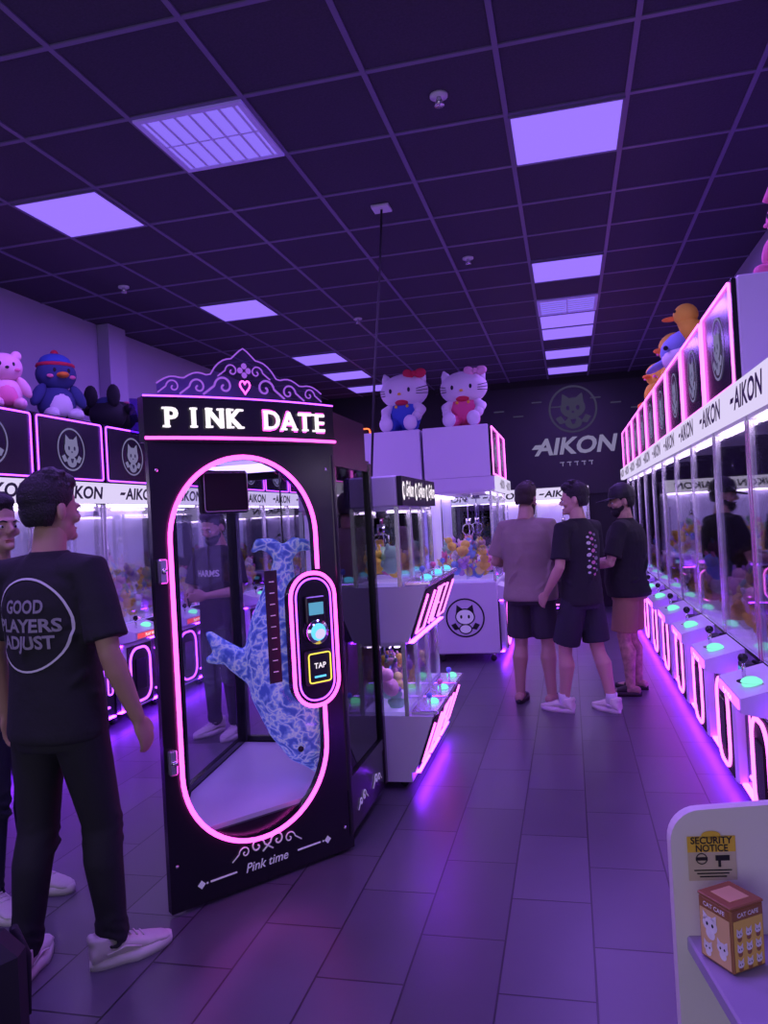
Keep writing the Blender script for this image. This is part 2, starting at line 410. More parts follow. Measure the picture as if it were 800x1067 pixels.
    for s in(-1,1):vm.box((s*.28,0,-.006),(.03,.59,.012),sl);vm.box((0,s*.28,-.006),(.59,.03,.012),sl)
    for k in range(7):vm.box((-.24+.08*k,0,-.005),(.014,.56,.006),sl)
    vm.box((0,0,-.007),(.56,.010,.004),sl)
    vme=vm.mesh('ceiling_vent')
    for(i,j) in[(-3,-1),(0,6)]:link('ceiling_vent',vme,TR(x0+.61*(i+.5),y0+.61*(j+.5),ZC-.008,PI/2 if i==0 else 0))
    sm=MB();sm.cyl((0,0,0),(0,0,-.012),.045,'white');sm.cyl((0,0,-.01),(0,0,-.05),.012,'silver',n=8);sm.cyl((0,0,-.05),(0,0,-.055),.025,'silver',n=12)
    for s in(-1,1):sm.tube([(s*.01,0,-.02),(s*.02,0,-.04),(s*.012,0,-.055)],.003,'silver',n=5)
    sme=sm.mesh('sprinkler_head')
    for x,y in((-.51,3.75),(-.68,6.2),(-3.54,5.76),(-2.0,7.6)):link('sprinkler_head',sme,TR(x,y,ZC))
    for nm,x in(('baseboard_left',XL+.01),('baseboard_right',XR-.01)):
        mb=MB();mb.box((x,cy,.05),(.02,sy-.02,.1),'blackm');mb.obj(nm)
room()
mb=MB();mb.box((-1.10,4.96,ZC-.012),(.12,.12,.018),'white',bev=.003)
mb.tube([(-1.10,4.96,ZC-.02),(-1.12,4.9,3.2),(-1.15,4.72,2.5),(-1.18,4.6,1.805)],.008,'blackm',n=6);mb.obj('hanging_cable')
# ------------------------------------------------------------ machine rows
pr=dict(zb=.80,zg=1.92,zs=2.07,zt=2.60,led='pinkw',strip='violet')
vr=[claw_machine(**pr).mesh('claw_machine') for _ in range(2)]
vnl=claw_machine(lb=False,**pr).mesh('claw_machine')
for k in range(10):
    me=vnl if k==0 else vr[k%2]
    link('claw_machine',me,TR(.82,3.02+.415+.83*k,0,-PI/2))
vl=[claw_machine(d=.67,zb=.80,zg=1.80,zs=1.96,zt=2.45,body='black',base='black',led='violet').mesh('claw_machine') for _ in range(2)]
for k in range(10):link('claw_machine',vl[k%2],TR(-3.63,2.96+.415+.83*k,0,PI/2))
pi_=dict(w=.815,d=.70,zb=.84,zg=1.78,zs=1.94,zt=2.49,base='white',led='pinkw',strip='violet')
vi=claw_machine(sidelogo=True,**pi_).mesh('claw_machine');vi2=claw_machine(**pi_).mesh('claw_machine')
for k in range(2):
    link('claw_machine',vi if k==0 else vi2,TR(-.77,8.0+.41+.83*k,0,PI/2))
    link('claw_machine',vi2,TR(-2.20,8.0+.41+.83*k,0,-PI/2))
vb=claw_machine(zb=.80,zg=1.70,zs=1.88,lb=False,base='white',led='pinkw',strip='violet').mesh('claw_machine')
for k in range(4):link('claw_machine',vb,TR(-2.6+.83*k,11.6,0,0))
dts=[double_tier(0).mesh('double_deck_claw_machine'),double_tier(1).mesh('double_deck_claw_machine')]
for k in range(3):link('double_deck_claw_machine',dts[k%2],TR(-.95,4.26+.19+.37*k,0,PI/2))
# ------------------------------------------------------------ prize booth (foreground)
def booth():
    mb=MB();A=Vector((-1.63,2.765,0));B=Vector((-1.07,3.47,0));C=Vector((-1.07,4.20,0));D=Vector((-1.95,4.20,0));E=Vector((-1.86,3.30,0))
    P=[A,B,C,D,E];r=(B-A).normalized();L=(B-A).length
    F=frame(A,r,(0,0,1))
    def prism(z0,z1,m,pts=P):
        n=len(pts);V=[(p.x,p.y,z0) for p in pts]+[(p.x,p.y,z1) for p in pts]
        mb.add(V,[tuple(reversed(range(n))),tuple(range(n,2*n))]+[(i,(i+1)%n,n+(i+1)%n,n+i) for i in range(n)],m)
    cen=sum(P,Vector())/5
    ins=[p+(cen-p)*.06 for p in P]
    prism(.07,.28,'black',ins);prism(.28,.30,'white',[p+(cen-p)*.10 for p in P])
    prism(1.86,2.09,'black',ins)
    def ring(z):
        return [(x,y,z) for x,y in rrect(L,1.905,.004,10,L/2,.9675)],[(x,y,z) for x,y in rrect(.69,1.64,.345,10,.42,1.03)]
    of,inf=ring(.0);ob,inb=ring(-.035);n=len(of)
    V=of+inf+ob+inb;Fc=[]
    for i in range(n):
        j=(i+1)%n
        Fc+=[(i,j,n+j,n+i),(2*n+j,2*n+i,3*n+i,3*n+j),(n+i,n+j,3*n+j,3*n+i),(j,i,2*n+i,2*n+j)]
    mb.add(V,Fc,'black',F)
    mb.add([(x,y,-.02) for x,y in rrect(.70,1.65,.345,10,.42,1.03)],[tuple(range(n))],'booth_glass',F)
    pts=rrect(.70,1.65,.35,14,.42,1.03)
    path=[(.77,1.34)]+pts
    path=path+[(.77,.71)] if path[-1][1]<.71 else path
    path=[(x,y,.010) for x,y in path if not(x>.7 and .71<y<1.34)]
    mb.tube(path,.0100,'pink',F,8)
    px_=.715
    pod=rrect(.235,.60,.11,8,px_,1.025);k=len(pod)
    V=[(x,y,-.01) for x,y in pod]+[(x,y,.045) for x,y in pod]
    mb.add(V,[tuple(range(k,2*k)),tuple(reversed(range(k)))]+[(i,(i+1)%k,k+(i+1)%k,k+i) for i in range(k)],'black',F)
    mb.tube([(x,y,.045) for x,y in rrect(.235,.60,.11,8,px_,1.025)],.009,'pink',F,8,True)
    mb.tube([(x,y,.047) for x,y in rrect(.185,.55,.085,8,px_,1.025)],.004,'violet',F,6,True)
    mb.box((px_,1.16,.055),(.10,.12,.02),'black',F,bev=.005);mb.box((px_,1.165,.067),(.075,.055,.004),'screen',F)
    mb.cyl((px_,1.06,.045),(px_,1.06,.075),.055,'chrome',M=F,n=24);mb.ell((px_,1.06,.075),(.040,.040,.022),'cyan',F);mb.ell((px_,1.055,.082),(.030,.028,.020),'sign',F)
    mb.box((px_,.90,.058),(.135,.155,.028),'blackm',F,bev=.008)
    mb.tube([(x,y,.074) for x,y in rrect(.115,.13,.012,3,px_,.90)],.003,'yellow',F,6,True)
    mb.text('TAP',.035,'wtext',F,x=px_,y=.91,z=.076,bold=.01);mb.box((px_,.86,.073),(.06,.008,.004),'cyan',F)
    for z in(1.39,.62):mb.box((.03,z,.014),(.035,.10,.028),'silver',F,bev=.006);mb.cyl((.03,z,.02),(.03,z,.04),.012,'chrome',M=F,n=10)
    for q in((.03,1.80),(.85,1.80),(.03,.20),(.85,.12)):mb.cyl((q[0],q[1],0),(q[0],q[1],.006),.007,'chrome',M=F,n=8)
    def post(p,s=.05):mb.box((p.x,p.y,.97),(s,s,1.80),'black',bev=.006)
    post(ins[1]);post(ins[2]);post(ins[3],.06);post(ins[4],.025)
    def side(p,q,m,frm=True):
        rr=(q-p).normalized();FF=frame(p,rr,(0,0,1));l=(q-p).length
        mb.box((l/2,1.08,0),(l-.02,1.56,.008),m,FF)
        mb.box((l/2,.30,.004),(l,.06,.03),'black',FF);mb.box((l/2,1.85,.004),(l,.06,.03),'black',FF)
        return FF,l
    FF,l=side(ins[1],ins[2],'smoke')
    mb.box((l/2,.175,.006),(l+.05,.22,.02),'black',FF)
    side(ins[2],ins[3],'booth_glass');side(ins[3],ins[4],'booth_glass');side(ins[4],ins[0],'booth_glass')
    def curl(cx,cy,s,fl,FFx,sc=1,m='wlogo',z=.006):
        P=[]
        for i in range(26):
            t=i/25*3.3*PI/1.4;rr=(.035-.032*i/25)*sc
            P.append((cx+fl*(s*.0+rr*math.cos(t)),cy+rr*math.sin(t),z))
        P=[(cx+fl*(.075*sc),cy-.03*sc,z)]+P
        mb.tube(P,.0038*sc,m,FFx,5)
    for s in(-1,1):
        curl(.44+s*.05,.175,1,-s,F);curl(.44+s*.11,.165,1,s,F,.8)
    mb.text('Pink time',.055,'wlogo',F,x=.44,y=.095,z=.003,shear=.25,bold=.01)
    for s in(-1,1):
        mb.box((.44+s*.21,.095,.003),(.12,.006,.004),'wlogo',F)
        mb.poly([(.44+s*.31+.018,.095),(.44+s*.31,.113),(.44+s*.31-.018,.095),(.44+s*.31,.077)],.004,'wlogo',F)
        mb.disc(.44+s*.285,.095,.005,.005,.004,'wlogo',F,8)
        curl(.35+s*.12,.17,1,-s,FF,.9,z=.02);curl(.35+s*.18,.16,1,s,FF,.7,z=.02)
    hd=[];K=14
    for i in range(K+1):
        u=i/K;bow=.05*(1-(2*u-1)**2);hd.append((u*(L+.02)-.01,bow))
    V=[];Fh=[]
    for x,z in hd:V+=[(x,1.915,z),(x,2.10,z)]
    nb=len(V)
    for x,z in hd:V+=[(x,1.915,-.06),(x,2.10,-.06)]
    for i in range(K):
        a=2*i;Fh+=[(a,a+2,a+3,a+1),(a+1,a+3,nb+a+3,nb+a+1),(a+2,a,nb+a,nb+a+2),(nb+a+2,nb+a,nb+a+1,nb+a+3)]
    Fh+=[(0,1,nb+1,nb),(2*K+1,2*K,nb+2*K,nb+2*K+1)]
    mb.add(V,Fh,'black',F)
    mb.tube([(x,1.93,z+.006) for x,z in hd],.007,'pink',F,6)
    mb.tube([(x,2.102,z) for x,z in hd],.004,'violet',F,6)
    word='PINK DATE';n=len(word)
    feet={'P':[(-.022,-1),(-.024,1)],'I':[(0,-1),(0,1)],'N':[(-.026,-1),(-.026,1),(.026,1)],'K':[(-.022,-1),(-.022,1),(.026,-1),(.024,1)],'D':[(-.026,-1),(-.026,1)],'A':[(-.028,-1),(.028,-1)],'T':[(0,-1)],'E':[(-.026,-1),(-.026,1)]}
    for i,ch in enumerate(word):
        if ch==' ':continue
        u=.105+.80*i/(n-1);bow=.05*(1-(2*u-1)**2)
        if i>4:mb.text(ch,.130,'pink',F,bold=.02,x=u*L,y=2.013,z=bow+.004)
        mb.text(ch,.115,'wtext',F,bold=.006 if i>4 else .02,ext=.06,x=u*L,y=2.013,z=bow+.012)
        for fx,fy in feet[ch]:mb.box((u*L+fx,2.013+fy*.037,bow+.012),(.030,.008,.010),'wtext',F)
    top=[];K=40
    for i in range(K+1):
        u=i/K;h=2.12+.035+.06*math.sin(PI*u)+.10*max(0,1-abs(u-.5)/.2)**.8*1.0+.018*abs(math.sin(u*PI*7))
        top.append((u*(L-.10)+.05,h))
    V=[(x,2.09,.0) for x,_ in top]+[(x,h,.0) for x,h in top]
    m=K+1;Fq=[(i,i+1,m+i+1,m+i) for i in range(K)]
    mb.add(V,Fq,'acryl',F)
    mb.tube([(x,h,0) for x,h in top],.0035,'violet2',F,5)
    for s in(-1,1):
        for(a,b,c) in((.10,2.16,1.3),(.22,2.15,1.1),(.33,2.145,.9),(.06,2.23,.9)):curl(L/2+s*a,b,1,s,F,c,'violet2',.003)
    hp=[(L/2+.022*math.sin(t)**3*1.1,2.165+.002*(13*math.cos(t)-5*math.cos(2*t)-2*math.cos(3*t)-math.cos(4*t)),.004) for t in [2*PI*i/24 for i in range(24)]]
    mb.tube(hp,.0035,'pink',F,5,True)
    for k2 in range(4):mb.ell((L/2+.02*math.cos(k2*PI/2),2.235+.02*math.sin(k2*PI/2),.003),(.014,.014,.003),'violet2',F,8,4)
    mb.box((L/2,2.06,-.30),(L*.9,.16,.01),'acryl',F)
    mb.box((.47,1.72,-.30),(.24,.20,.05),'blackm',F,bev=.01);mb.tube([(x,y,-.27) for x,y in rrect(.22,.18,.01,2,.47,1.72)],.003,'silver',F,5,True)
    mb.box((.535,1.10,-.012),(.062,.50,.004),'blackm',F)
    for k in range(9):mb.box((.535,.90+.05*k,-.008),(.025,.004,.002),'wlogo',F)
    for p in(ins[1],ins[2],ins[3],ins[4]):
        q=p+(cen-p)*.15;mb.cyl((q.x,q.y,.075),(q.x,q.y,.05),.018,'silver',n=8);mb.cyl((q.x-.015,q.y,.03),(q.x+.015,q.y,.03),.03,'blackm',n=12)
    mb.box((-1.5,3.62,1.845),(.4,.4,.012),'boothled')
    mb.obj('prize_booth')
M_['violet2']=emi('acrylic_engraving',(.36,.11,.80),.9)
M_['boothled']=emi('booth_led',(.50,.36,1),2.8)
booth()
def dolphin():
    m,N,L=nt('water_plush');b=N['Principled BSDF'];b.inputs['Roughness'].default_value=.9
    tc=N.new('ShaderNodeTexCoord');no=N.new('ShaderNodeTexNoise');no.inputs['Scale'].default_value=9;no.inputs['Detail'].default_value=3;L.new(tc.outputs['Object'],no.inputs['Vector'])
    mxv=N.new('ShaderNodeMix');mxv.data_type='VECTOR';mxv.inputs['Factor'].default_value=.22;L.new(tc.outputs['Object'],mxv.inputs[4]);L.new(no.outputs['Color'],mxv.inputs[5])
    vo=N.new('ShaderNodeTexVoronoi');vo.feature='DISTANCE_TO_EDGE';vo.inputs['Scale'].default_value=17;L.new(mxv.outputs[1],vo.inputs['Vector'])
    cr=N.new('ShaderNodeValToRGB');e=cr.color_ramp.elements;e[0].position=.0;e[0].color=(.62,.70,1,1);e[1].position=.26;e[1].color=(.07,.13,.62,1)
    q=cr.color_ramp.elements.new(.09);q.color=(.22,.33,.90,1)
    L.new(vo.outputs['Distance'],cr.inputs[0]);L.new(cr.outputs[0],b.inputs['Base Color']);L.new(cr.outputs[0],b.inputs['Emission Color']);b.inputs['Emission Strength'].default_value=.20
    mb=MB()
    R=Vector((.94,.34,0));U=Vector((0,0,1))
    O=Vector((-1.40,3.48,0))
    def P(a,z,b=0):
        n=R.cross(U);return O+R*a+U*z+n*b
    path=[(.16,.395),(.135,.46),(.09,.60),(.03,.78),(-.01,.95),(-.005,1.10),(.015,1.22),(.035,1.32),(.045,1.40)]
    rad=[.060,.120,.168,.185,.165,.122,.085,.060,.042]
    mb.tube([P(a,z) for a,z in path],rad,'p2',n=20)
    mb.ell(P(.165,.40),(.065,.065,.06),'p2')
    mb.tube([P(.16,.42),P(.20,.36),P(.215,.335)],[.045,.032,.022],'p2',n=12)
    RZ=Matrix.Rotation(math.atan2(.34,.94),4,'Z')
    # crescent tail fluke
    for s in(-1,1):mb.tube([P(.045,1.40),P(.045+s*.06,1.455),P(.045+s*.12,1.455-.01*s),P(.045+s*.155,1.42)],[.045,.040,.030,.010],'p2',n=12)
    # pectoral flipper pointing left/up and forked tip, second one folded under
    mb.tube([P(-.10,.84),P(-.20,.91),P(-.28,.98),P(-.34,1.06)],[.075,.060,.045,.015],'p2',n=12)
    mb.tube([P(-.24,.95),P(-.30,.93),P(-.35,.92)],[.045,.035,.015],'p2',n=12)
    mb.tube([P(.13,.80,.05),P(.20,.70,.09),P(.22,.60,.10)],[.05,.04,.018],'p2',n=12)
    mb.tube([P(.10,1.0,-.08),P(.17,1.06,-.14),P(.17,1.12,-.16)],[.06,.04,.012],'p2',n=12)
    V,F=mb.remesh(.012,5)
    o=MB();o.add(V,F,m,sm=True)
    o.ell(P(.08,.50,.140),.014,'blackm')
    o.tube([P(.045,1.42),P(.045,1.60),P(.045,1.855)],.004,'blackm',n=5)
    o.obj('dolphin_plush')
dolphin()
# ------------------------------------------------------------ plush toys
pl_w=mat('plush_white',(.82,.78,.84),.95,bump=.3,nscale=80);pl_r=mat('plush_red',(.65,.03,.08),.9);pl_b=mat('plush_blue',(.06,.12,.55),.9);pl_k=mat('plush_black',(.02,.02,.03),.9)
pl_y=mat('plush_yellow',(.95,.62,.06),.9);pl_p=mat('plush_pink',(.85,.22,.42),.9,bump=.3,nscale=80);pl_o=mat('plush_orange',(.95,.28,.04),.9);pl_g=mat('plush_greyblue',(.22,.28,.55),.9);pl_bow=mat('plush_bow',(.85,.45,.62),.9);pl_dress=mat('plush_dress',(.80,.10,.28),.9)
def cat_plush(x,y,z,rz,s,cloth,bow):
    mb=MB()
    mb.ell((0,0,.26),(.22,.18,.255),cloth,nu=20,nv=12)
    mb.ell((0,-.01,.58),(.34,.22,.24),pl_w,nu=24,nv=14)
    for sd in(-1,1):
        mb.tube([(sd*.22,0,.68),(sd*.265,0,.79),(sd*.28,0,.85)],[.10,.055,.012],pl_w,n=14)
        mb.ell((sd*.13,-.215,.57),(.020,.012,.032),pl_k)
        for k in(-1,0,1):mb.tube([(sd*.22,-.17,.55+.03*k),(sd*.38,-.14,.56+.05*k)],.005,pl_k,n=5)
        mb.tube([(sd*.15,-.02,.38),(sd*.25,-.10,.30),(sd*.22,-.18,.22)],[.07,.075,.065],pl_w,n=12);mb.ell((sd*.22,-.19,.21),.07,pl_w)
        mb.tube([(sd*.10,-.05,.105),(sd*.15,-.22,.10),(sd*.17,-.30,.10)],[.095,.095,.09],cloth,n=14);mb.ell((sd*.17,-.34,.11),(.095,.07,.105),pl_w)
        mb.ell((sd*.08,-.16,.36),(.022,.012,.022),pl_y)
    mb.ell((0,-.232,.52),(.026,.015,.018),pl_y)
    for sd in(-1,1):mb.ell((.19+sd*.085,-.12,.79),(.085,.04,.065),bow,rot=Matrix.Rotation(-sd*.35+.3,4,'Y'))
    mb.ell((.19,-.14,.79),.04,bow)
    mb.ell((0,-.14,.42),(.10,.06,.05),pl_r)
    mb.obj('cat_plush',TR(x,y,z,rz)@Matrix.Scale(s,4))
cat_plush(-1.72,8.42,2.495,-.12,.82,pl_b,pl_r)
cat_plush(-1.05,8.42,2.495,-.05,.78,pl_dress,pl_bow)
def bear(name,x,y,z,rz,s,body,belly,ears='round',hat=None,beak=None,lie=False):
    mb=MB()
    mb.ell((0,0,.20),(.19,.17,.20),body,nu=18,nv=12);mb.ell((0,-.08,.18),(.13,.11,.14),belly)
    mb.ell((0,-.02,.50),(.20,.17,.17),body,nu=20,nv=12)
    for sd in(-1,1):
        if ears=='round':mb.ell((sd*.14,0,.65),(.06,.03,.06),body)
        elif ears=='long':mb.tube([(sd*.08,0,.62),(sd*.12,0,.75),(sd*.17,-.03,.80),(sd*.22,-.06,.70)],[.05,.055,.05,.03],body,n=12)
        mb.ell((sd*.07,-.175,.52),(.016,.01,.024),pl_k);mb.ell((sd*.20,-.06,.28),(.06,.06,.13),body,rot=Matrix.Rotation(-sd*.5,4,'Y'))
        mb.ell((sd*.12,-.18,.07),(.07,.12,.07),belly if beak else body)
        mb.ell((sd*.11,-.16,.46),(.035,.015,.02),pl_p)
    if beak:mb.ell((0,-.20,.47),(.06,.07,.03),beak)
    else:mb.ell((0,-.19,.48),(.022,.015,.016),pl_k)
    if hat:
        mb.ell((0,0,.62),(.16,.15,.10),hat);mb.ell((0,0,.72),.04,pl_r);mb.tube([(.17*math.cos(t),.15*math.sin(t)-.01,.59) for t in [i*PI/8 for i in range(16)]],.022,pl_r,n=8,closed=True)
    M=TR(x,y,z,rz)
    if lie:M=TR(x,y,z+.205*s,rz)@Matrix.Rotation(-PI/2,4,'X')
    mb.obj(name,M@Matrix.Scale(s,4))
ZL=2.455;ZR=2.605
bear('bunny_plush',-3.95,4.22,ZL,1.1,.92,pl_p,pl_w,'long')
bear('bear_plush',-3.82,4.62,ZL,.9,.62,pl_bow,pl_p)
bear('bunny_plush',-4.0,3.7,ZL,1.1,.85,pl_bow,pl_w,'long')
pl_gd=mat('plush_dark_blue',(.05,.07,.22),.9)
bear('penguin_plush',-3.92,5.32,ZL,1.0,.78,pl_gd,pl_w,None,hat=pl_b,beak=pl_o)
bear('bear_plush',-3.95,5.95,ZL,.2,.85,pl_k,pl_gd,'round',lie=True)
def duck(x,y,z,rz,s,bc,wc,beak,nm):
    mb=MB();mb.ell((0,0,.20),(.24,.36,.20),bc,nu=20,nv=12);mb.tube([(0,-.24,.22),(0,-.34,.34),(0,-.36,.42)],[.14,.11,.11],bc,n=14)
    mb.ell((0,-.36,.46),(.14,.14,.13),bc);mb.ell((0,-.53,.44),(.06,.10,.028),beak)
    for sd in(-1,1):mb.ell((sd*.22,.02,.22),(.05,.22,.12),wc);mb.ell((sd*.09,-.46,.50),.018,pl_k)
    mb.tube([(0,.28,.24),(0,.42,.34),(0,.47,.42)],[.12,.07,.02],bc,n=12);mb.obj(nm,TR(x,y,z,rz)@Matrix.Scale(s,4))
def whale(x,y,z,rz,s):
    mb=MB();mb.ell((0,0,.19),(.25,.36,.19),pl_g,nu=20,nv=12);mb.ell((0,-.05,.13),(.235,.33,.13),pl_w,nu=20,nv=12)
    mb.tube([(0,.26,.20),(0,.42,.30),(0,.50,.42)],[.13,.07,.04],pl_g,n=12)
    for sd in(-1,1):
        mb.ell((sd*.09,.54,.45),(.12,.07,.03),pl_g,rot=Matrix.Rotation(sd*.4,4,'Z'));mb.ell((sd*.27,-.05,.10),(.11,.08,.03),pl_g,rot=Matrix.Rotation(sd*.5,4,'Y'));mb.ell((sd*.17,-.29,.20),.02,pl_k)
    mb.obj('whale_plush',TR(x,y,z,rz)@Matrix.Scale(s,4))
duck(1.10,5.75,ZR,-1.9,.62,pl_y,pl_o,pl_o,'duck_plush')
whale(1.06,6.75,ZR,-.25,.98)
bear('chick_plush',1.08,7.75,ZR,-1.2,.85,pl_y,pl_y,None,beak=pl_o)
bear('bear_plush',1.10,8.45,ZR,-1.0,.6,pl_o,pl_y)
bear('chick_plush',1.08,9.1,ZR,-1.1,.8,pl_y,pl_o,None,beak=pl_o)
bear('bunny_plush',1.12,3.98+.05,ZR,-1.1,.58,pl_p,pl_w,'long')
# ------------------------------------------------------------ signage on back wall
mb=MB();F=frame((-.1,YB-.012,2.65),(1,0,0),(0,0,1));pan=mat('sign_panel',(.024,.021,.034),.45)
mb.box((0,0,0),(3.4,1.75,.02),pan,F)
wl=emi('sign_letters',(.26,.23,.42),.8);dl=emi('sign_dim',(.042,.036,.08),.9)
mb.text('AIKON',.36,wl,F,bold=.03,width=1.22,x=.26,y=-.10,z=.014,ext=.02,shear=.22)
mb.poly([(-.42,-.13),(-.26,-.13),(-.22,-.06),(-.36,-.06)],.02,wl,F)
for k in range(5):mb.box((.04+.11*k,-.36,.014),(.07,.012,.004),wl,F);mb.box((.05+.11*k,-.39,.014),(.012,.06,.004),wl,F)
logo(mb,F@Matrix.Translation((.25,.47,.012)),.38,dl,pan)
for q in range(9):mb.box((-1.2+.3*q,.62-.1*(q%3),.012),(.16,.02,.003),dl,F)
mb.obj('arcade_wall_sign')
mb=MB();F=frame((-3.30,YB-.01,2.80),(1,0,0),(0,0,1));mb.box((0,0,0),(.34,.62,.015),'blackm',F)
mb.tube([(x,y,.025) for x,y in rrect(.30,.56,.05,4)],.012,'orange',F,6,True)
for z in(-.15,0,.15):mb.tube([(-.08,z,.03),(.08,z,.03)],.014,'orange',F,6);mb.tube([(0,z-.05,.03),(0,z+.05,.03)],.014,'orange',F,6)
mb.obj('neon_sign')
# ------------------------------------------------------------ display stand
def stand():
    mb=MB();wc=mat('stand_laminate',(.80,.75,.74),.45);sh=mat('stand_shelf',(.40,.34,.50),.4)
    F=frame((.15,1.58,0),(.985,.17,0),(0,0,1))
    P=[(0,0),(0,.86)]+[(.06-.06*math.cos(a),.90+.06*math.sin(a)-.0) for a in [i*PI/16 for i in range(9)]]+[(.62,.985),(.62,0)]
    k=len(P);V=[(x,y,0) for x,y in P]+[(x,y,.025) for x,y in P]
    mb.add(V,[tuple(range(k)),tuple(range(2*k-1,k-1,-1))]+[(i,(i+1)%k,k+(i+1)%k,k+i) for i in range(k)],wc,F)
    mb.box((.32,.705,.17),(.60,.03,.31),sh,F,bev=.004)
    mb.box((.32,.34,.17),(.60,.03,.30),sh,F);mb.box((.32,.03,.17),(.60,.06,.30),wc,F)
    mb.add([(.60,0,.02),(.60,.97,.02),(.60,.93,.12),(.60,.72,.32),(.60,0,.32),(.62,0,.02),(.62,.97,.02),(.62,.93,.12),(.62,.72,.32),(.62,0,.32)],[(0,1,2,3,4),(9,8,7,6,5),(0,5,6,1),(1,6,7,2),(2,7,8,3),(3,8,9,4)],wc,F)
    ye=mat('sticker_yellow',(.80,.52,.05),.5);st=mat('sticker_cream',(.62,.52,.38),.5)
    mb.box((.075,.895,.027),(.09,.030,.001),ye,F);mb.text('SECURITY',.0185,'txt',F,x=.075,y=.903,z=.029,bold=.02,width=.078);mb.text('NOTICE',.0185,'txt',F,x=.075,y=.888,z=.029,bold=.02,width=.06)
    mb.disc(.075,.912,.018,.008,.0275,ye,F)
    mb.box((.075,.853,.027),(.09,.054,.001),st,F)
    mb.box((.055,.868,.029),(.022,.006,.001),'txt',F);mb.annul(.055,.868,.009,.011,.029,'txt',F,16);mb.box((.094,.869,.029),(.026,.010,.001),'txt',F);mb.box((.088,.858,.029),(.005,.012,.001),'txt',F)
    for q in range(3):mb.box((.075,.846-.006*q,.029),(.07-.01*q,.002,.001),'txt',F)
    mb.obj('display_stand')
    b=MB();br=mat('box_brown',(.34,.14,.05),.5);cr=mat('box_cream',(.80,.52,.24),.5);yy=mat('box_yellow',(.85,.58,.10),.5)
    b.box((0,0,.062),(.085,.085,.124),br,bev=.003)
    for R in(0,PI/2,PI,-PI/2):
        Fm=Matrix.Rotation(R,4,'Z')@frame((0,-.0427,.062),(1,0,0),(0,0,1))
        b.poly([(-.038,-.057),(.038,-.057),(.038,.040),(-.038,.040)],.0004,cr if R in(-PI/2,PI/2) else yy,Fm)
        b.box((0,.05,.0),(.07,.014,.001),br,Fm);b.text('CAT CAFE',.012,'p1',Fm,x=0,y=.05,z=.001,bold=.02)
        if R in(-PI/2,PI/2):
            for(x,y,q) in((-.012,.012,1.),(.018,-.022,.75),(-.020,-.036,.6)):
                b.disc(x,y,.019*q,.016*q,.0012,'p1',Fm,18);b.disc(x,y-.018*q,.012*q,.012*q,.001,'p1',Fm,14)
                for s in(-1,1):b.poly([(x+s*.017*q,y+.004*q),(x+s*.017*q,y+.024*q),(x+s*.003*q,y+.013*q)][::s],.0012,'p1',Fm);b.disc(x+s*.007*q,y,.003*q,.004*q,.0018,'blackm',Fm,8)
        else:
            for i in range(3):
                for j in range(3):
                    x=-.024+.024*i;y=-.044+.029*j
                    b.disc(x,y,.008,.007,.0012,'p1',Fm,12);b.disc(x,y-.009,.006,.006,.001,br,Fm,10)
                    for s in(-1,1):b.poly([(x+s*.007,y+.002),(x+s*.007,y+.012),(x+s*.001,y+.006)][::s],.0012,'p1',Fm);b.disc(x+s*.003,y,.0013,.0018,.0016,'blackm',Fm,8)
    b.box((0,0,.127),(.087,.087,.006),br,bev=.002);b.box((0,0,.1305),(.05,.05,.001),cr)
    b.obj('toy_box',TR(.243,1.488,.7215,.62)@Matrix.Scale(.90,4))
stand()
